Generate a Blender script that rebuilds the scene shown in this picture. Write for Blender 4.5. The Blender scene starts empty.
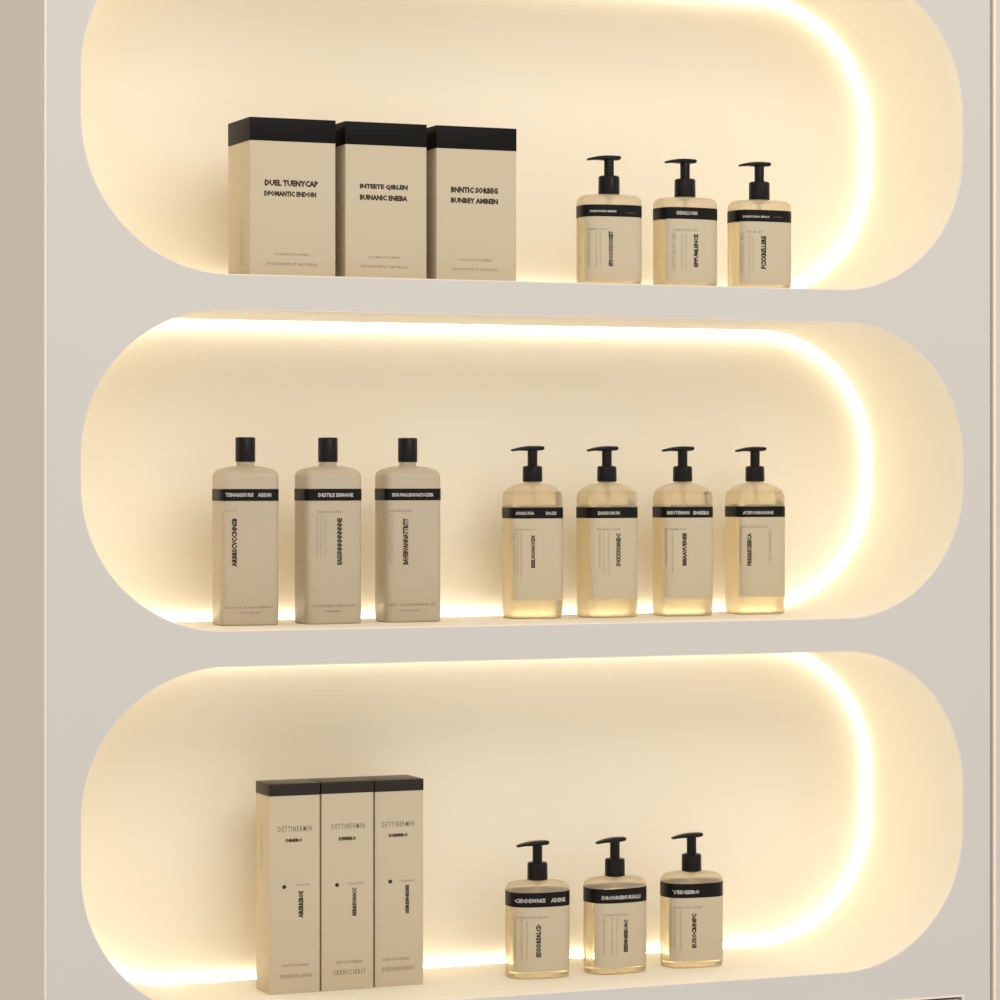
import bpy, bmesh, math, random
from mathutils import Vector, geometry
C = bpy.context.scene.collection
Z0 = 1.45                       # height of the lens above the shop floor
DEPTH = 0.2070                  # depth of the niches
T1, M1, B1 = 0.1982, -0.1589, -0.5434   # shelf heights below / above the lens
PI = math.pi

# ------------------------------------------------------------------ materials
def new_mat(name):
    m = bpy.data.materials.new(name); m.use_nodes = True
    nt = m.node_tree; nt.nodes.clear()
    out = nt.nodes.new('ShaderNodeOutputMaterial')
    return m, nt, out

def principled(name, col, rough=0.5, spec=0.5, bump=0.0, bscale=300.0, mottle=0.0, coat=0.0, transl=0.0):
    m, nt, out = new_mat(name)
    b = nt.nodes.new('ShaderNodeBsdfPrincipled')
    b.inputs['Base Color'].default_value = (*col, 1)
    b.inputs['Roughness'].default_value = rough
    b.inputs['Specular IOR Level'].default_value = spec
    b.inputs['Coat Weight'].default_value = coat
    tc = nt.nodes.new('ShaderNodeTexCoord')
    if mottle:
        n = nt.nodes.new('ShaderNodeTexNoise'); n.inputs['Scale'].default_value = 6
        n.inputs['Detail'].default_value = 3
        r = nt.nodes.new('ShaderNodeMix'); r.data_type = 'RGBA'
        r.inputs[6].default_value = (*[c*(1-mottle) for c in col], 1)
        r.inputs[7].default_value = (*[min(1, c*(1+mottle)) for c in col], 1)
        nt.links.new(tc.outputs['Object'], n.inputs['Vector'])
        nt.links.new(n.outputs['Fac'], r.inputs[0]); nt.links.new(r.outputs[2], b.inputs['Base Color'])
    if bump:
        n2 = nt.nodes.new('ShaderNodeTexNoise'); n2.inputs['Scale'].default_value = bscale
        bp = nt.nodes.new('ShaderNodeBump'); bp.inputs['Strength'].default_value = bump
        bp.inputs['Distance'].default_value = 0.0004
        nt.links.new(tc.outputs['Object'], n2.inputs['Vector'])
        nt.links.new(n2.outputs['Fac'], bp.inputs['Height']); nt.links.new(bp.outputs['Normal'], b.inputs['Normal'])
    if transl:
        t = nt.nodes.new('ShaderNodeBsdfTranslucent'); t.inputs['Color'].default_value = (*col, 1)
        mx = nt.nodes.new('ShaderNodeMixShader'); mx.inputs[0].default_value = transl
        nt.links.new(b.outputs[0], mx.inputs[1]); nt.links.new(t.outputs[0], mx.inputs[2])
        nt.links.new(mx.outputs[0], out.inputs['Surface'])
    else:
        nt.links.new(b.outputs[0], out.inputs['Surface'])
    return m

def frosted(name, col, clear, clear_col, rough=0.3):
    """thin frosted plastic: part clear, part milky, with a soft sheen"""
    m, nt, out = new_mat(name)
    b = nt.nodes.new('ShaderNodeBsdfPrincipled')
    b.inputs['Base Color'].default_value = (*col, 1); b.inputs['Roughness'].default_value = rough
    t = nt.nodes.new('ShaderNodeBsdfTranslucent'); t.inputs['Color'].default_value = (*col, 1)
    mx = nt.nodes.new('ShaderNodeMixShader'); mx.inputs[0].default_value = 0.5
    nt.links.new(b.outputs[0], mx.inputs[1]); nt.links.new(t.outputs[0], mx.inputs[2])
    tr = nt.nodes.new('ShaderNodeBsdfTransparent'); tr.inputs['Color'].default_value = (*clear_col, 1)
    lw = nt.nodes.new('ShaderNodeLayerWeight'); lw.inputs['Blend'].default_value = 0.35
    mp = nt.nodes.new('ShaderNodeMapRange'); mp.inputs['To Min'].default_value = clear; mp.inputs['To Max'].default_value = clear*0.35
    nt.links.new(lw.outputs['Facing'], mp.inputs['Value'])
    m2 = nt.nodes.new('ShaderNodeMixShader')
    nt.links.new(mp.outputs[0], m2.inputs[0]); nt.links.new(mx.outputs[0], m2.inputs[1]); nt.links.new(tr.outputs[0], m2.inputs[2])
    nt.links.new(m2.outputs[0], out.inputs['Surface'])
    return m

def liquid(name, col, rough=0.06, ior=1.33):
    m, nt, out = new_mat(name)
    b = nt.nodes.new('ShaderNodeBsdfPrincipled')
    b.inputs['Base Color'].default_value = (*col, 1); b.inputs['Roughness'].default_value = rough
    b.inputs['IOR'].default_value = ior; b.inputs['Transmission Weight'].default_value = 1.0
    nt.links.new(b.outputs[0], out.inputs['Surface'])
    return m

def emitter(name, col, strength):
    m, nt, out = new_mat(name)
    e = nt.nodes.new('ShaderNodeEmission')
    e.inputs['Color'].default_value = (*col, 1); e.inputs['Strength'].default_value = strength
    nt.links.new(e.outputs[0], out.inputs['Surface'])
    return m

LED = 17.0
M = {
 'paint': principled('greige_lacquer', (0.55, 0.512, 0.467), 0.45, 0.35, bump=0.05, mottle=0.012),
 'side': principled('greige_side_tan', (0.55, 0.48, 0.405), 0.5, 0.3, bump=0.05, mottle=0.015),  # side panel colour, a little tanner than the front
 'edge': principled('cream_edge_and_highlight', (0.76, 0.67, 0.56), 0.45, 0.3),  # cream trims; also paints highlights on the panel edge and niche rims
 'gap': principled('brown_shadow_gap', (0.42, 0.33, 0.235), 0.7, 0.2),
 'niche': principled('cream_niche_paint', (0.865, 0.79, 0.645), 0.6, 0.2, bump=0.04, mottle=0.012),
 'led': emitter('warm_led', (1.0, 0.945, 0.815), LED),
 'board': principled('beige_carton_board', (0.512, 0.426, 0.296), 0.6, 0.2, mottle=0.012),
 'black': principled('black_carton', (0.006, 0.005, 0.004), 0.45, 0.09),
 'darkbrown': principled('dark_brown_carton', (0.020, 0.013, 0.009), 0.35, 0.22),
 'pump': principled('black_pump_plastic', (0.007, 0.0055, 0.005), 0.3, 0.16, bump=0.02),
 'band': principled('black_band_print', (0.006, 0.005, 0.0045), 0.35, 0.13),
 'label': principled('beige_label_paper', (0.575, 0.485, 0.338), 0.55, 0.2, mottle=0.01, transl=0.12),
 'milky': principled('beige_bottle_plastic', (0.60, 0.51, 0.37), 0.32, 0.35, mottle=0.01, transl=0.3),
 'clear': frosted('frosted_bottle_plastic', (0.84, 0.72, 0.55), 0.60, (1.0, 0.96, 0.86)),
 'tube': frosted('pale_tube_plastic', (0.85, 0.78, 0.66), 0.5, (1, 0.97, 0.9)),
 'amber': liquid('pale_amber_soap', (0.995, 0.968, 0.80), rough=0.16, ior=1.14),
 'ink': principled('dark_brown_ink', (0.035, 0.026, 0.018), 0.6, 0.2),
 'ink_mid': principled('brown_ink', (0.21, 0.155, 0.10), 0.6, 0.2),
 'ink_faint': principled('faint_tan_ink', (0.36, 0.28, 0.185), 0.6, 0.2),
 'white_ink': principled('pale_ink', (0.38, 0.35, 0.31), 0.6, 0.15),
 'dim_ink': principled('dim_rose_ink', (0.16, 0.085, 0.065), 0.6, 0.2),
}

# lettering per bottle and carton, millimetres on its front face (b bold, f fine, h small, w on the band)
BOTTLES = {
 'p1': ('t', 0.5947, 0.0520, -6, [('w', 'DESSUNDE EBRMI', -27.66, 77.39, 0.29, 79.73), ('d', 'LUNDELL', 10.54, 76.36, 24.2, 78.5), ('b', 'EPDOOXXCOSEIT', -8.31, 20.28, -3.09, 57.57), ('f', 'CONDUITES SERIN ADOUT MERAL', -30.2, 18.22, -27.08, 57.32), ('f', 'ADOLIS MERENT CUTIN AVELLO SER', -21.99, 18.94, -20.61, 56.05), ('f', 'TERES LOIN SAVUN IDELA MORU', -17.71, 19.04, -16.55, 56.17), ('h', 'HAND SOIT', -30.2, 58.51, -10.98, 60.42)]),
 'p2': ('t', 0.6851, 0.0520, 3, [('w', 'ISEAILLUGM', -22.16, 77.39, 2.25, 81.47), ('b', 'EPPUMLENCE', -2.04, 21.84, 3.33, 57.09), ('f', 'CONDUITES SERIN ADOUT MERAL', -26.67, 18.31, -22.99, 58.71), ('f', 'ADOLIS MERENT CUTIN AVELLO SER', -17.17, 19.49, -15.51, 55.74), ('f', 'TERES LOIN SAVUN IDELA MORU', -12.77, 19.6, -11.22, 55.87), ('h', 'COMPOSITE A ITE', -26.67, 60.16, 2.73, 62.09)]),
 'p3': ('t', 0.7752, 0.0520, 0, [('w', 'DESSUINA BIPAC', -29.2, 77.02, 0.71, 79.51), ('d', 'ADAMINLI', 4.49, 77.36, 17.08, 79.32), ('b', 'FCXXRELLERE', -9.77, 21.83, -3.68, 57.51), ('f', 'CONDUITES SERIN ADOUT MERAL', -32.83, 17.87, -29.44, 61.13), ('f', 'ADOLIS MERENT CUTIN AVELLO SER', -23.38, 19.16, -21.92, 57.05), ('f', 'TERES LOIN SAVUN IDELA MORU', -19.5, 20.33, -18.28, 57.16), ('h', 'IT EL ET', -25.08, 60.58, -8.07, 62.64)]),
 'c1': ('c', 0.2051, 0.1080, -2, [('w', 'TEMARISSURE', -27.52, 132.89, 1.92, 137.11), ('w', 'ARIDIN', 6.47, 132.81, 21.23, 137.05), ('b', 'ARBBSCVCCNNSB', -21.07, 61.03, -15.46, 111.28), ('h', 'DESTINE ELARESSEMENT', -28.27, 17.93, 23.95, 19.78), ('h', 'POIN ESLIRE', -12.77, 12.35, 9.07, 14.62), ('h', 'ESTUN', -27.52, 118.1, -16.22, 119.54), ('f', 'ADOLIS MERENT CUTIN AVELLO SER', -33.32, 71.27, -32.03, 117.53)]),
 'c2': ('c', 0.2952, 0.1060, 3, [('w', 'DESTILE ESMANE', -20.45, 132.58, 18.96, 136.75), ('b', 'EAISSNNNNNNNNE', 0.7, 61.85, 6.44, 110.66), ('f', 'CONDUITES SERIN ADOUT MERAL', -22.65, 70.35, -20.02, 114.13), ('f', 'ADOLIS MERENT CUTIN AVELLO SER', -18.04, 69.16, -16.06, 113.9), ('f', 'TERES LOIN SAVUN IDELA MORU', -13.2, 71.19, -11.43, 113.88), ('h', 'CONDUITES EN SOIRE', -21.55, 115.94, 6.22, 118.02), ('h', 'SOIN DUKABLE ESMOCTI REN', -27.04, 17.93, 21.73, 20.33), ('h', 'POINSERIA', -12.76, 12.53, 5.12, 14.82)]),
 'c3': ('c', 0.3871, 0.1120, 0, [('w', 'ESSUMALENDREYAZIER', -25.93, 132.58, 20.75, 136.48), ('b', 'BAVEBVANNATTRITY', -14.11, 61.03, -8.13, 110.15), ('f', 'CONDUITES SERIN ADOUT MERAL', -33.35, 62.95, -31.33, 115.53), ('f', 'ADOLIS MERENT CUTIN AVELLO SER', -27.28, 62.88, -25.03, 114.45), ('h', 'CONDUITES EN SOIRE', -33.23, 116.52, -4.75, 118.62), ('h', 'SENI DECTERAPRERE RE', -34.36, 17.41, 22.45, 19.83), ('h', 'PINENAUREST', -16.37, 11.49, 5.09, 13.6)]),
 'q1': ('q', 0.5383, 0.1280, -4, [('w', 'ANALUNA', -26.63, 112.35, -6.08, 116.01), ('w', 'EAUZS', 7.05, 112.19, 19.74, 115.86), ('b', 'EEELXONCCEX', -9.83, 55.18, -5.15, 90.96), ('f', 'CONDUITES SERIN ADOUT MERAL', -31.06, 51.15, -29.19, 94.36), ('f', 'ADOLIS MERENT CUTIN AVELLO SER', -25.47, 48.93, -23.83, 94.11), ('f', 'TERES LOIN SAVUN IDELA MORU', -21.74, 47.17, -20.1, 94.08), ('h', 'CONDUITES EN SO', -31.29, 95.56, -4.44, 97.5)]),
 'q2': ('q', 0.6238, 0.1210, 3, [('w', 'EANDUNUN', -22.55, 111.93, 3.57, 115.84), ('b', 'DVXXXVANDC', -0.86, 56.4, 4.88, 91.97), ('f', 'CONDUITES SERIN ADOUT MERAL', -21.83, 54.71, -19.22, 94.63), ('f', 'ADOLIS MERENT CUTIN AVELLO SER', -16.36, 49.01, -14.69, 93.51), ('f', 'TERES LOIN SAVUN IDELA MORU', -11.12, 47.42, -9.21, 93.47), ('h', 'RESTANE TONTE', -23.26, 95.42, 3.93, 97.27)]),
 'q3': ('q', 0.7158, 0.1210, -4, [('w', 'BEUTEMAN', -26.55, 111.92, -1.3, 115.87), ('w', 'IMERI', 3.09, 111.78, 21.89, 115.74), ('b', 'BIIIAAVUENEII', -9.69, 55.81, -4.46, 91.47), ('f', 'CONDUITES SERIN ADOUT MERAL', -31.15, 55.75, -29.46, 94.06), ('f', 'ADOLIS MERENT CUTIN AVELLO SER', -28.0, 55.71, -26.31, 94.03), ('f', 'TERES LOIN SAVUN IDELA MORU', -21.71, 47.53, -19.77, 93.99), ('h', 'RESTANE COT', -30.91, 94.63, -5.68, 97.04)]),
 'q4': ('q', 0.8117, 0.1330, 0, [('w', 'ATEPUNENSANNE', -26.06, 111.45, 10.9, 115.23), ('b', 'PRRRRECEEECA', -21.33, 54.49, -16.1, 90.5), ('f', 'CONDUITES SERIN ADOUT MERAL', -34.51, 55.66, -32.52, 95.38), ('f', 'ADOLIS MERENT CUTIN AVELLO SER', -31.03, 56.51, -29.29, 95.36), ('f', 'TERES LOIN SAVUN IDELA MORU', 4.88, 59.44, 8.64, 92.87), ('h', 'REST ELN ANTE SOLUTE', -34.26, 96.59, 3.88, 98.59)]),
 'r1': ('b', 0.5342, 0.1050, -5, [('w', 'CIDDEWAKE', -31.08, 82.03, 1.02, 86.41), ('w', 'ADENE', 7.19, 81.78, 24.69, 86.5), ('b', 'EDDDREALCD', -9.55, 23.91, -3.98, 59.01), ('f', 'CONDUITES SERIN ADOUT MERAL', -31.43, 22.76, -29.46, 64.49), ('f', 'ADOLIS MERENT CUTIN AVELLO SER', -25.53, 22.41, -23.57, 64.16), ('f', 'TERES LOIN SAVUN IDELA MORU', -20.1, 20.59, -18.25, 63.86), ('h', 'CONDUITES EN SOI', -31.43, 65.28, 3.81, 67.42)]),
 'r2': ('b', 0.6247, 0.1020, 3, [('w', 'DRONNEMURIALLI', -26.34, 81.05, 19.32, 85.6), ('b', 'EEEMNIEIRUAC', -2.02, 24.06, 3.1, 58.99), ('f', 'CONDUITES SERIN ADOUT MERAL', -24.92, 22.37, -22.91, 62.6), ('f', 'ADOLIS MERENT CUTIN AVELLO SER', -16.63, 20.58, -14.73, 62.15), ('f', 'TERES LOIN SAVUN IDELA MORU', -11.05, 21.34, -9.39, 61.85), ('h', 'CONDUITES ENT', -25.39, 63.52, 3.1, 65.68)]),
 'r3': ('b', 0.7204, 0.1080, -4, [('w', 'TEDEEIRO', -29.43, 81.5, -0.36, 85.87), ('b', 'EUXOCRINIFC', -9.46, 22.45, -4.0, 60.08), ('f', 'CONDUITES SERIN ADOUT MERAL', -34.38, 22.26, -32.33, 64.36), ('f', 'ADOLIS MERENT CUTIN AVELLO SER', -28.58, 21.92, -26.65, 64.05), ('f', 'TERES LOIN SAVUN IDELA MORU', -22.3, 21.56, -20.61, 63.72), ('h', 'COND EN SOIRE', -34.02, 65.6, 2.2, 67.79)]),
}
BOXES = {
 't1': (0.2305, 0.0920, 0.0300, [('b', 'DUEL TUENYCAP', -30.29, 92.33, 27.29, 98.85), ('b', 'DPOMANTIC ENDOIN', -30.71, 81.9, 25.13, 87.5), ('f', 'CONDITIONER', -20.03, 22.04, 17.35, 24.28), ('f', 'HYDRATANTE ET NATURELLE', -27.19, 11.87, 26.32, 14.52)]),
 't2': (0.3320, 0.0894, 0.0300, [('b', 'INTEETE QIRLEN', -28.97, 92.33, 23.73, 98.21), ('b', 'BUINANIC ENIEBA', -28.97, 81.19, 23.4, 86.97), ('f', 'CONDITIONER', -18.9, 21.83, 15.22, 23.89), ('f', 'HYDRATANTE ET NATURELLE', -27.66, 11.92, 23.51, 14.4)]),
 't3': (0.4327, 0.0900, 0.0300, [('b', 'BNNTIC SORBEG', -28.86, 92.27, 24.21, 98.74), ('b', 'BUNBEY AMBEIN', -28.86, 81.42, 24.21, 87.26), ('f', 'CONDITIONER', -20.46, 21.75, 16.96, 23.83), ('f', 'HYDRATANTE ET NATURELLE', -27.63, 11.73, 24.55, 14.03)]),
 'b1': (0.2555, 0.0554, 0.0974, [('f', 'DETTINERMIN', -18.28, 168.66, 19.09, 174.29), ('b', 'DEMERO', -9.96, 157.67, 8.28, 161.32), ('o', '', -13.68, 109.25, -9.3, 113.42), ('v', 'AIRERREROE', 3.99, 78.29, 9.6, 106.23), ('h', 'ESSE EN', 1.79, 111.76, 15.78, 113.64), ('h', 'DEPUISTEREN', -13.68, 28.17, 15.78, 30.47), ('h', 'DERNIERESSENAR', -16.09, 16.27, 19.09, 20.02)]),
 'b2': (0.3140, 0.0577, 0.0973, [('f', 'DETTINERMIN', -17.81, 169.03, 18.85, 174.48), ('b', 'DEMERO', -9.92, 156.78, 9.57, 160.77), ('o', '', -14.03, 108.39, -9.59, 112.58), ('v', 'BERREVANCC', 5.22, 77.37, 9.91, 106.67), ('h', 'ESSAIVEN', 0.43, 110.28, 16.95, 112.38), ('h', 'DEPUISTEREN', -12.26, 27.74, 16.05, 30.57), ('h', 'CRENICIERIT', -16.25, 15.99, 19.97, 21.24)]),
 'b3': (0.3731, 0.0546, 0.1003, [('f', 'DETTINERMIN', -19.79, 168.34, 16.71, 173.83), ('b', 'DEMERO', -11.79, 157.53, 9.9, 161.23), ('o', '', -12.47, 108.53, -7.96, 112.75), ('v', 'SEREINESEI', 6.85, 75.92, 11.04, 106.08), ('h', 'ESSAIVE', 1.98, 109.66, 16.71, 111.77), ('h', 'DEPUISTEREN', -18.1, 27.03, 11.26, 29.78), ('h', 'DERNIERESNOI', -19.0, 16.11, 16.71, 20.76)]),
}

# ------------------------------------------------------------------ helpers
def mesh_from(name, verts, faces, mat, smooth=35):
    me = bpy.data.meshes.new(name); me.from_pydata(verts, [], faces)
    bm = bmesh.new(); bm.from_mesh(me)
    bmesh.ops.recalc_face_normals(bm, faces=bm.faces); bm.to_mesh(me); bm.free()
    if smooth:
        me.polygons.foreach_set('use_smooth', [True]*len(me.polygons))
        me.set_sharp_from_angle(angle=math.radians(smooth))
    me.materials.append(M[mat]); me.update()
    return me

def link(name, me, parent=None, loc=(0, 0, 0), rz=0):
    o = bpy.data.objects.new(name, me); C.objects.link(o)
    o.location = loc; o.rotation_euler = (0, 0, rz)
    if parent: o.parent = parent
    return o

def tag(o, label=None, cat=None, group=None, kind=None):
    if label: o['label'] = label
    if cat: o['category'] = cat
    if group: o['group'] = group
    if kind: o['kind'] = kind
    return o

def loft(rings, cap0=True, cap1=True, closed=True):
    n = len(rings[0]); v = [p for r in rings for p in r]; f = []
    for i in range(len(rings)-1):
        for j in range(n if closed else n-1):
            k = (j+1) % n
            f.append((i*n+j, i*n+k, (i+1)*n+k, (i+1)*n+j))
    if cap0: f.append(tuple(range(n-1, -1, -1)))
    if cap1: f.append(tuple((len(rings)-1)*n+j for j in range(n)))
    return v, f

def circle(r, z, n=48, cx=0, cy=0):
    return [(cx+r*math.cos(2*PI*k/n), cy+r*math.sin(2*PI*k/n), z) for k in range(n)]

def lathe(prof, n=48):
    return loft([circle(r, z, n) for r, z in prof])

def superellipse(a, b, e, z, n=96):
    out = []
    for k in range(n):
        t = 2*PI*k/n; c, s = math.cos(t), math.sin(t)
        # even spread of points along squarish outlines
        out.append((a*math.copysign(abs(c)**(2/e), c), b*math.copysign(abs(s)**(2/e), s), z))
    return out

def front_y(x, a, b, e):
    u = min(abs(x/a), 0.9995)
    return -b*(1-u**e)**(1/e)

def box_mesh(name, x0, x1, y0, y1, z0, z1, mat, bev=0.0006):
    bm = bmesh.new()
    bmesh.ops.create_cube(bm, size=1)
    for v in bm.verts:
        v.co = ((x0+x1)/2+v.co.x*(x1-x0), (y0+y1)/2+v.co.y*(y1-y0), (z0+z1)/2+v.co.z*(z1-z0))
    if bev: bmesh.ops.bevel(bm, geom=bm.edges[:], offset=bev, segments=2, affect='EDGES', profile=0.6)
    me = bpy.data.meshes.new(name); bm.to_mesh(me); bm.free()
    me.polygons.foreach_set('use_smooth', [True]*len(me.polygons)); me.set_sharp_from_angle(angle=math.radians(50))
    me.materials.append(M[mat]); return me

# --- lettering: real outlines from the built-in font, fitted to a box on a face
_glyphs = {}
def text_polys(s, bold):
    key = (s, bold)
    if key not in _glyphs:
        cu = bpy.data.curves.new('lettering', 'FONT'); cu.body = s; cu.size = 1; cu.resolution_u = 1
        cu.offset = 0.055 if bold else 0.006
        cu.space_character = 1.0 if bold else 1.35
        cu.fill_mode = 'FRONT'
        ob = bpy.data.objects.new('lettering', cu); C.objects.link(ob)
        dg = bpy.context.evaluated_depsgraph_get(); dg.update()
        ev = ob.evaluated_get(dg); me = ev.to_mesh()
        vs = [tuple(v.co) for v in me.vertices]; fs = [tuple(p.vertices) for p in me.polygons]
        ev.to_mesh_clear(); bpy.data.objects.remove(ob); bpy.data.curves.remove(cu)
        x0 = min(v[0] for v in vs); x1 = max(v[0] for v in vs); y0 = min(v[1] for v in vs); y1 = max(v[1] for v in vs)
        vs = [((v[0]-x0)/(x1-x0), (v[1]-y0)/(y1-y0)) for v in vs]
        _glyphs[key] = (vs, fs)
    return _glyphs[key]

def lettering(name, items, surf, mat):
    """items: (text, x0, z0, x1, z1, vertical, bold) in metres on a face; surf(x) gives that face's y"""
    V, F = [], []
    for s, x0, z0, x1, z1, vert, bold in items:
        if s == '':                          # a round printed dot
            base = len(V); n = 20
            for k in range(n):
                V.append(((x0+x1)/2+(x1-x0)/2*math.cos(2*PI*k/n), (z0+z1)/2+(z1-z0)/2*math.sin(2*PI*k/n)))
            F.append(tuple(base+k for k in range(n))); continue
        vs, fs = text_polys(s, bold); base = len(V)
        for u, v in vs:
            V.append((x0+(x1-x0)*(1-v), z0+(z1-z0)*u) if vert else (x0+(x1-x0)*u, z0+(z1-z0)*v))
        F += [tuple(base+i for i in f) for f in fs]
    verts = [(x, surf(x)-0.00022, z) for x, z in V]
    me = bpy.data.meshes.new(name); me.from_pydata(verts, [], F); me.materials.append(M[mat]); me.update()
    return me

# ------------------------------------------------------------------ display cabinet
def rrect(x0, x1, z0, z1, r, y, inset=0.0, n=28):
    x0 += inset; x1 -= inset; z0 += inset; z1 -= inset; r = max(r-inset, 0.001)
    pts = []
    for cx, cz, a0 in ((x1-r, z1-r, 0), (x0+r, z1-r, 90), (x0+r, z0+r, 180), (x1-r, z0+r, 270)):
        for k in range(n+1):
            t = math.radians(a0+90*k/n); pts.append((cx+r*math.cos(t), y, cz+r*math.sin(t)))
    return pts

XL, XR = -0.0353, 1.0360
ZB, ZT = -0.80, 0.70
CH = 0.0010
NICHES = [(0.5475, T1-0.0004, 0.152), (0.1623, M1-0.0004, 0.146), (-0.1952, B1-0.0004, 0.1486)]
DOOR = (0.10, 1.0015, -0.79, -0.5785)

cab = bpy.data.objects.new('display_cabinet', None); C.objects.link(cab); cab.location = (0, 0, Z0)
tag(cab, 'pale greige built-in display cabinet with three rounded niches lit by warm edge strips', 'cabinet')

def front_panel():
    t = 0.018
    outer = [(XL+CH, 0, ZB), (XR-CH, 0, ZB), (XR-CH, 0, ZT), (XL+CH, 0, ZT)]
    holes = [rrect(0.0012, 1, z0, z1, r, 0, -CH+0.0004) for z1, z0, r in NICHES]
    dx0, dx1, dz0, dz1 = DOOR
    holes.append([(dx0-CH, 0, dz0-CH), (dx1+CH, 0, dz0-CH), (dx1+CH, 0, dz1+CH), (dx0-CH, 0, dz1+CH)])
    loops = [outer]+holes
    flat = [Vector((p[0], p[2], 0)) for l in loops for p in l]
    tri = geometry.tessellate_polygon([[Vector((p[0], p[2], 0)) for p in l] for l in loops])
    V = [(p.x, 0, p.y) for p in flat]; F = [tuple(t_) for t_ in tri]
    n0 = 0
    # outer rim: chamfer, then back
    def rim(start, n, ring1, ring2):
        b = len(V); V.extend(ring1); V.extend(ring2)
        for j in range(n):
            k = (j+1) % n
            F.append((start+j, start+k, b+k, b+j)); F.append((b+j, b+k, b+n+k, b+n+j))
    rim(0, 4, [(XL, CH, ZB), (XR, CH, ZB), (XR, CH, ZT), (XL, CH, ZT)], [(XL, 0.003, ZB), (XR, t, ZB), (XR, t, ZT), (XL, 0.003, ZT)])
    off = 4+sum(len(h) for h in holes[:-1])
    rim(off, 4, [(dx0, CH, dz0), (dx1, CH, dz0), (dx1, CH, dz1), (dx0, CH, dz1)], [(dx0, t, dz0), (dx1, t, dz0), (dx1, t, dz1), (dx0, t, dz1)])
    return mesh_from('front_panel', V, F, 'paint', 20)
link('front_panel', front_panel(), cab)
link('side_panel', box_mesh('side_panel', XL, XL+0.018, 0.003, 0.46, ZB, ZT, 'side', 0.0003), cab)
link('edge_highlight', box_mesh('edge_highlight', XL-0.0003, XL+0.0012, -0.0003, 0.0032, ZB, ZT, 'edge', 0.0003), cab)  # added cream sliver, paints the highlight along the panel's left edge
door = link('door_panel', box_mesh('door_panel', DOOR[0]+0.0045, DOOR[1]-0.0045, 0.001, 0.018, DOOR[2]+0.0040, DOOR[3]-0.0040, 'paint', 0.0008), cab)
link('gap_backing', box_mesh('gap_backing', DOOR[0]-0.01, DOOR[1]+0.01, 0.0185, 0.022, DOOR[2]-0.005, DOOR[3]+0.01, 'gap', 0), cab)
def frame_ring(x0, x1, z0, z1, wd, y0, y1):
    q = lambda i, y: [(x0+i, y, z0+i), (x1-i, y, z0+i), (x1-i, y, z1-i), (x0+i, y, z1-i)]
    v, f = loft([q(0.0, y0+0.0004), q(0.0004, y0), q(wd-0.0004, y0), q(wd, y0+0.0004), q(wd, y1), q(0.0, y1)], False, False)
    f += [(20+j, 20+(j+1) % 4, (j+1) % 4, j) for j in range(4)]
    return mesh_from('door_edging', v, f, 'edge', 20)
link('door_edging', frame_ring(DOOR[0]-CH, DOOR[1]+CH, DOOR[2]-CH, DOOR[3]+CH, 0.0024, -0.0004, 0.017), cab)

for z1, z0, r in NICHES:
    I = 0.0004
    v, f = loft([rrect(0.0012, 1, z0, z1, r, CH, I), rrect(0.0012, 1, z0, z1, r, DEPTH, I)], False, False)
    ni = link('niche', mesh_from('niche', v, f, 'niche', 25), cab)
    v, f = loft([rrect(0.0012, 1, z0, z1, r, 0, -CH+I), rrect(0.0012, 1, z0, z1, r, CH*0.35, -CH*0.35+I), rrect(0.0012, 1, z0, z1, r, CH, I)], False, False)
    link('niche_rim_highlight', mesh_from('niche_rim_highlight', v, f, 'edge', 25), ni)  # rim chamfer coloured lighter to paint in its bright edge line
    v, f = loft([rrect(0.0012, 1, z0, z1, r, DEPTH, -0.004), rrect(0.0012, 1, z0, z1, r, DEPTH+0.012, -0.004)])
    link('back_panel', mesh_from('back_panel', v, f, 'niche', 25), ni)
    y0, y1 = DEPTH-0.0056, DEPTH-0.0004          # flush light line, shining straight in from the wall
    v, f = loft([rrect(0.0012, 1, z0, z1, r, y0, I+0.0002), rrect(0.0012, 1, z0, z1, r, y1, I+0.0002)], False, False)
    link('light_strip', mesh_from('light_strip', v, f, 'led', 25), ni)

# the flush panel to the right, behind a narrow shadow gap
wr = link('wall_right', box_mesh('wall_right', 1.0440, 1.45, 0, 0.30, ZB, ZT, 'paint', 0.0005), None, (0, 0, Z0))
tag(wr, 'plain greige panel beyond the thin shadow gap on the right', None, None, 'structure')
tr = link('trim_1', box_mesh('trim_1', XR, 1.0396, 0.0045, 0.03, ZB, ZT, 'gap', 0), None, (0, 0, Z0))
tag(tr, 'dark recessed strip in the narrow gap right of the cabinet', None, None, 'structure')
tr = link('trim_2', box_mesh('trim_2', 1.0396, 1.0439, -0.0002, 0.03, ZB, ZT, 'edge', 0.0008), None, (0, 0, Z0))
tag(tr, 'cream edge strip between the dark gap and the right panel', None, None, 'structure')

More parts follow.
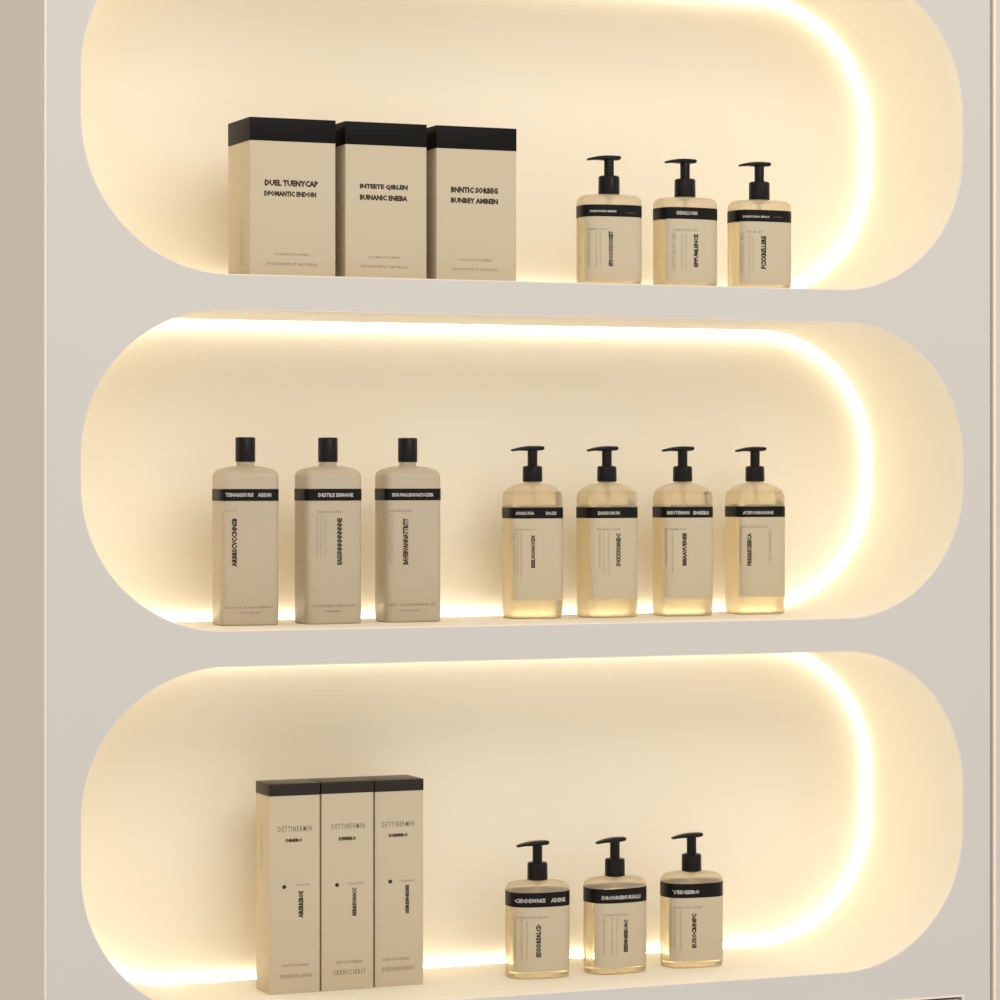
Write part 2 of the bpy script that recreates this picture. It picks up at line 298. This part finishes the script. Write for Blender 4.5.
# ------------------------------------------------------------------ bottles
KINDS = {
 # width, depth, outline exponent, shoulder height, shoulder radius, neck dome rise, band z0/z1, label z0, liquid top
 't': dict(w=0.0679, d=0.046, e=3.2, sh=0.0970, sr=0.0075, dome=0.0012, band=(0.0731, 0.0857), label0=0.0048, liq=0.0830, base=0.0022),
 'q': dict(w=0.0612, d=0.046, e=4.5, sh=0.1442, sr=0.0150, dome=0.0026, band=(0.1085, 0.1203), label0=0.0198, liq=0.1370, base=0.0035),
 'b': dict(w=0.0680, d=0.048, e=2.8, sh=0.1018, sr=0.0080, dome=0.0018, band=(0.0772, 0.0927), label0=0.0075, liq=0.0890, base=0.0030),
 'c': dict(w=0.0636, d=0.046, e=5.5, sh=0.1622, sr=0.0090, dome=0.0030, band=(0.1288, 0.1411), label0=0.0, liq=0.0, base=0.0025, neck=0.170),
}
PUMP = {  # collar z0, z1, stem top, head top, collar radius, stem radius
 't': (0.0985, 0.1182, 0.1362, 0.1400, 0.0115, 0.0053),
 'q': (0.1480, 0.1652, 0.1828, 0.1868, 0.0108, 0.0054),
 'b': (0.1037, 0.1228, 0.1415, 0.1455, 0.0110, 0.0053),
}
CAP = (0.1692, 0.1948, 0.01035)

def body_rings(k, shrink=0.0, top=None):
    a, b, e = k['w']/2-shrink, k['d']/2-shrink, k['e']
    rings = []; rb = k['base']
    for t in (0, 30, 60, 90):
        q = math.radians(t); rings.append(superellipse(a-rb*(1-math.sin(q)), b-rb*(1-math.sin(q)), e, shrink+rb*(1-math.cos(q))))
    if top is not None:
        rings.append(superellipse(a, b, e, top-0.0008)); rings.append(superellipse(a-0.0006, b-0.0006, e, top)); return rings
    sr, H = k['sr'], k['sh']
    for t in (0, 15, 30, 45, 60, 75):
        q = math.radians(t); i = sr*(1-math.cos(q)); z = H-sr+sr*math.sin(q)
        rings.append(superellipse(a-i, b-i, e, z))
    # dome from the shoulder in to the round neck
    i0 = sr*(1-math.cos(math.radians(75))); z0 = H-sr+sr*math.sin(math.radians(75)); rn = 0.0092
    base = superellipse(a-i0, b-i0, e, z0); neck = []
    for p in base:
        l = math.hypot(p[0], p[1]); neck.append((p[0]/l*rn, p[1]/l*rn))
    for s in (0.25, 0.5, 0.75, 1.0):
        z = z0+k['dome']*math.sin(s*PI/2)
        rings.append([(p[0]*(1-s)+q[0]*s, p[1]*(1-s)+q[1]*s, z) for p, q in zip(base, neck)])
    zt = k['sh']+k['dome']+0.0025
    rings.append([(q[0], q[1], max(zt, k.get('neck', 0))) for q in neck])
    return rings

def wrap_band(k, z0, z1, off=0.00035):
    a, b, e = k['w']/2, k['d']/2, k['e']
    o = [superellipse(a+off, b+off, e, z) for z in (z0, z0+0.0002, z1-0.0002, z1)]
    i = [superellipse(a-0.0002, b-0.0002, e, z) for z in (z1, z0)]
    v, f = loft([i[1]]+o+[i[0]], False, False)
    return v, f

def label_patch(k, z0, z1, xl=-0.93, xr=0.955, off=0.00025, n=40):
    a, b, e = k['w']/2, k['d']/2, k['e']
    V, F = [], []
    for layer in (off, 0.00002):
        for z in (z0, z1):
            for j in range(n+1):
                u = xl+(xr-xl)*j/n; x = a*u
                y = front_y(x, a, b, e)
                # outward normal of the outline
                nx = math.copysign(abs(x/a)**(e-1)/a, x); ny = -abs(y/b)**(e-1)/b; l = math.hypot(nx, ny)
                V.append((x+nx/l*layer, y+ny/l*layer, z))
    m = n+1
    for j in range(n):
        F.append((j, j+1, m+j+1, m+j)); F.append((2*m+j+1, 2*m+j, 3*m+j, 3*m+j+1))
        F.append((j+1, j, 2*m+j, 2*m+j+1)); F.append((m+j, m+j+1, 3*m+j+1, 3*m+j))
    F.append((0, m, 3*m, 2*m)); F.append((n, 2*m+n, 3*m+n, m+n))
    return V, F

def spout_mesh():
    """actuator: a flat tongue thick over the stem, tapering to the left and dipping at the tip"""
    st = [(0.0126, 0.0034, 0.0026, -0.0006), (0.0120, 0.0050, 0.0042, -0.0001), (0.0098, 0.0058, 0.0050, 0.0001), (0.0050, 0.0062, 0.0055, 0.0003),
          (0.0, 0.0062, 0.0058, 0.0003), (-0.0050, 0.0060, 0.0055, 0.0001), (-0.0100, 0.0056, 0.0048, -0.0004), (-0.0150, 0.0050, 0.0039, -0.0012),
          (-0.0200, 0.0043, 0.0031, -0.0023), (-0.0236, 0.0037, 0.0026, -0.0033), (-0.0246, 0.0028, 0.0016, -0.0038)]
    rings = []
    for x, hw, th, top in st:
        r = []
        for k in range(20):
            t = 2*PI*k/20; c, s = math.cos(t), math.sin(t)
            yy = hw*math.copysign(abs(c)**0.7, c); zz = th/2*math.copysign(abs(s)**0.7, s)
            r.append((x, yy, top-th/2+zz))
        rings.append(r)
    v, f = loft(rings)
    return v, f

_cache = {}
def cached(key, fn):
    if key not in _cache: _cache[key] = fn()
    return _cache[key]

def make_meshes(kd):
    k = KINDS[kd]; d = {}
    v, f = loft(body_rings(k)); d['body'] = mesh_from('bottle_body', v, f, 'milky' if kd == 'c' else 'clear', 40)
    v, f = wrap_band(k, *k['band']); d['band'] = mesh_from('bottle_band', v, f, 'band', 40)
    if kd != 'c':
        v, f = label_patch(k, k['label0'], k['band'][0]-0.0001); d['label'] = mesh_from('bottle_label', v, f, 'label', 40)
        v, f = loft(body_rings(k, 0.0011, k['liq'])); d['liquid'] = mesh_from('bottle_liquid', v, f, 'amber', 40)
        c0, c1, s1, h1, rc, rs = PUMP[kd]
        n = 72; rib = []
        prof = [(rc-0.0012, c0), (rc-0.0001, c0+0.0004), (rc, c0+0.0012), (rc-0.0002, c1-0.0016), (rc-0.0008, c1-0.0006), (rc-0.0018, c1), (rs+0.0012, c1), (rs+0.0006, c1+0.0004)]
        for q, (r, z) in enumerate(prof):
            ring = []
            for j in range(n):
                rr = r-(0.00022 if (j % 6 == 0 and 1 <= q <= 3) else 0)
                ring.append((rr*math.cos(2*PI*j/n), rr*math.sin(2*PI*j/n), z))
            rib.append(ring)
        v, f = loft(rib); d['collar'] = mesh_from('pump_collar', v, f, 'pump', 30)
        v, f = lathe([(rs, c1-0.001), (rs, s1-0.0008), (rs-0.0003, s1+0.0008)]); d['stem'] = mesh_from('pump_stem', v, f, 'pump', 40)
        v, f = spout_mesh(); d['spout'] = mesh_from('pump_spout', [(x, y, z+h1) for x, y, z in v], f, 'pump', 50)
        v, f = lathe([(0.0024, 0.036), (0.0024, c0-0.004), (0.0050, c0-0.0036), (0.0050, c0+0.003)], 24); d['tube'] = mesh_from('dip_tube', v, f, 'tube', 40)
    else:
        c0, c1, rc = CAP
        v, f = lathe([(rc-0.0006, c0), (rc, c0+0.0005), (rc, c1-0.0012), (rc-0.0004, c1-0.0004), (rc-0.0013, c1)], 64)
        d['cap'] = mesh_from('bottle_cap', v, f, 'pump', 40)
    return d

def make_bottle(code, name, label, cat, group):
    kd, x, y, phi, texts = BOTTLES[code]
    k = KINDS[kd]; a, b, e = k['w']/2, k['d']/2, k['e']
    zf = {'t': T1, 'q': M1, 'c': M1, 'b': B1}[kd]
    d = cached(kd, lambda: make_meshes(kd))
    r = bpy.data.objects.new(name, None); C.objects.link(r)
    r.location = (x, y, Z0+zf); r.rotation_euler = (0, 0, math.radians(phi))
    tag(r, label, cat, group)
    body = link('bottle_body', d['body'], r)
    band = link('black_band', d['band'], r)
    face = body
    if kd != 'c':
        face = link('front_label', d['label'], r)
        link('liquid_soap', d['liquid'], r)
        pump = link('pump_collar', d['collar'], r)
        yaw = math.radians({'t': 2, 'q': 4, 'b': 9}[kd])
        link('pump_stem', d['stem'], pump); link('pump_spout', d['spout'], pump, rz=yaw)
        link('dip_tube', d['tube'], pump)
    else:
        link('screw_cap', d['cap'], r)
    def fit(x0, x1):
        lim = 0.93*a
        if x0 < -lim: x0, x1 = -lim, x1+(-lim-x0)*0.9 if x1 < -lim+0.004 else x1
        if x1 > lim: x1 = lim
        return x0, x1
    groups = {}
    for kind, s, x0, z0, x1, z1 in texts:
        x0, x1 = fit(x0/1000, x1/1000)
        groups.setdefault(kind, []).append((s, x0, z0/1000, x1, z1/1000, kind in 'bf', kind in 'bw'))
    sf = lambda off: (lambda xx: front_y(xx, a+off, b+off, e))
    off = 0.0 if kd == 'c' else 0.00025
    for kind, nm, mat, o_, par in (('w', 'band_lettering', 'white_ink', 0.00035, band), ('d', 'dim_lettering', 'dim_ink', 0.00035, band),
                                   ('b', 'title_lettering', 'ink', off, face), ('f', 'fine_print', 'ink_faint', off, face), ('h', 'small_lettering', 'ink_mid', off, face)):
        for it in groups.get(kind, []):                # each line of print is a piece of its own
            link(nm, lettering(nm, [it], sf(o_), mat), par)
    return r

GT, GC, GQ, GB = 'pump bottles on the top shelf', 'capped bottles on the middle shelf', 'pump bottles on the middle shelf', 'pump bottles on the bottom shelf'
make_bottle('p1', 'pump_bottle', 'squat beige pump bottle on the top shelf, nearest the three wide cartons', 'bottle', GT)
make_bottle('p2', 'pump_bottle', 'squat beige pump bottle on the top shelf, middle one of its three', 'bottle', GT)
make_bottle('p3', 'pump_bottle', 'squat beige pump bottle on the top shelf, rightmost, nearest the curved end', 'bottle', GT)
make_bottle('c1', 'capped_bottle', 'tall beige bottle with black screw cap, leftmost on the middle shelf', 'bottle', GC)
make_bottle('c2', 'capped_bottle', 'tall beige bottle with black screw cap, second of three on the middle shelf', 'bottle', GC)
make_bottle('c3', 'capped_bottle', 'tall beige bottle with black screw cap, nearest the pump bottles on the middle shelf', 'bottle', GC)
make_bottle('q1', 'pump_bottle', 'tall amber soap pump bottle on the middle shelf, next to the capped bottles', 'bottle', GQ)
make_bottle('q2', 'pump_bottle', 'tall amber soap pump bottle, second from left of four on the middle shelf', 'bottle', GQ)
make_bottle('q3', 'pump_bottle', 'tall amber soap pump bottle, third from left of four on the middle shelf', 'bottle', GQ)
make_bottle('q4', 'pump_bottle', 'tall amber soap pump bottle, rightmost on the middle shelf by the curved end', 'bottle', GQ)
make_bottle('r1', 'pump_bottle', 'rounded amber pump bottle on the bottom shelf, nearest the slim cartons', 'bottle', GB)
make_bottle('r2', 'pump_bottle', 'rounded amber pump bottle on the bottom shelf, middle one of three', 'bottle', GB)
make_bottle('r3', 'pump_bottle', 'rounded amber pump bottle on the bottom shelf, rightmost of three', 'bottle', GB)

# ------------------------------------------------------------------ cartons
def make_carton(code, name, label, group, h, lid, dep, lid_mat, side=None):
    x, w, yf, texts = BOXES[code]
    zf = T1 if code[0] == 't' else B1
    r = bpy.data.objects.new(name, None); C.objects.link(r)
    r.location = (x, yf+dep/2, Z0+zf); tag(r, label, 'carton', group)
    bd = link('carton_body', box_mesh('carton_body', -w/2, w/2, -dep/2, dep/2, 0, h-lid, 'board', 0.0007), r)
    ld = link('lid', box_mesh('lid', -w/2-0.0003, w/2+0.0003, -dep/2-0.0003, dep/2+0.0003, h-lid, h, lid_mat, 0.0006), r)
    groups = {}
    for kind, s, x0, z0, x1, z1 in texts:
        groups.setdefault({'b': 'ink', 'o': 'ink', 'v': 'ink', 'h': 'ink_mid', 'f': 'ink_mid'}[kind], []).append(
            (s, x0/1000, z0/1000, x1/1000, z1/1000, kind == 'v', kind in 'bv'))
    sf = lambda xx: -dep/2
    for mat, nm in (('ink', 'title_lettering'), ('ink_mid', 'fine_print')):
        for it in groups[mat]:
            n2 = 'printed_dot' if it[0] == '' else nm
            link(n2, lettering(n2, [it], sf, mat), bd)
    if side:
        s, u0, u1, z0, z1 = side              # lettering on the left face, along its depth
        me = lettering('side_lettering', [(s, u0, z0, u1, z1, True, False)], lambda xx: 0, 'ink_faint')
        for v in me.vertices: v.co = (-w/2-0.0002, -v.co.x, v.co.z)
        link('side_lettering', me, bd)
    return r
GW, GS = 'wide cartons on the top shelf', 'slim cartons on the bottom shelf'
make_carton('t1', 'wide_carton', 'wide beige carton with black lid, leftmost on the top shelf, side face showing', GW, 0.1617, 0.0235, 0.0717, 'black', ("CONDITIONER SOIN", 0.006, 0.014, 0.012, 0.060))
make_carton('t2', 'wide_carton', 'wide beige carton with black lid, between two others on the top shelf', GW, 0.1617, 0.0235, 0.0717, 'black')
make_carton('t3', 'wide_carton', 'wide beige carton with black lid on the top shelf, nearest the pump bottles', GW, 0.1617, 0.0235, 0.0717, 'black')
make_carton('b1', 'slim_carton', 'tall slim beige carton with dark brown lid, leftmost on the bottom shelf', GS, 0.2186, 0.0125, 0.0444, 'darkbrown', ("DETTINERMIN SOIN", -0.008, 0.0, 0.128, 0.175))
make_carton('b2', 'slim_carton', 'tall slim beige carton with dark brown lid, middle of the three standing together', GS, 0.2186, 0.0122, 0.0444, 'darkbrown')
make_carton('b3', 'slim_carton', 'tall slim beige carton with dark brown lid, right end of the trio', GS, 0.2180, 0.0121, 0.0480, 'darkbrown')

# ------------------------------------------------------------------ light and camera
w = bpy.data.worlds.new('shop_ambient'); bpy.context.scene.world = w; w.use_nodes = True
bg = w.node_tree.nodes['Background']; bg.inputs['Color'].default_value = (1.0, 0.97, 0.93, 1); bg.inputs['Strength'].default_value = 0.92
def area(name, loc, target, size, power, col):
    l = bpy.data.lights.new(name, 'AREA'); l.shape = 'RECTANGLE'; l.size, l.size_y = size; l.energy = power; l.color = col
    o = bpy.data.objects.new(name, l); C.objects.link(o); o.location = loc
    o.rotation_euler = (Vector(target)-Vector(loc)).to_track_quat('-Z', 'Y').to_euler(); return o
area('room_fill_light', (0.6, -2.4, 2.9), (0.4, 0, 1.5), (2.4, 1.2), 30, (1.0, 0.97, 0.94))  # added soft area light, stands in for unseen shop lighting

cam = bpy.data.cameras.new('camera'); co = bpy.data.objects.new('camera', cam); C.objects.link(co)
co.location = (-0.8080, -3.0078, Z0); co.rotation_euler = (PI/2, 0, -0.395192)
cam.sensor_width = 36; cam.lens = 113.1715; cam.shift_y = -0.02826; cam.clip_start = 0.05
sc = bpy.context.scene; sc.camera = co
sc.view_settings.view_transform = 'Standard'; sc.view_settings.look = 'None'
sc.view_settings.exposure = 0.0; sc.view_settings.gamma = 1.0; sc.view_settings.use_curve_mapping = False
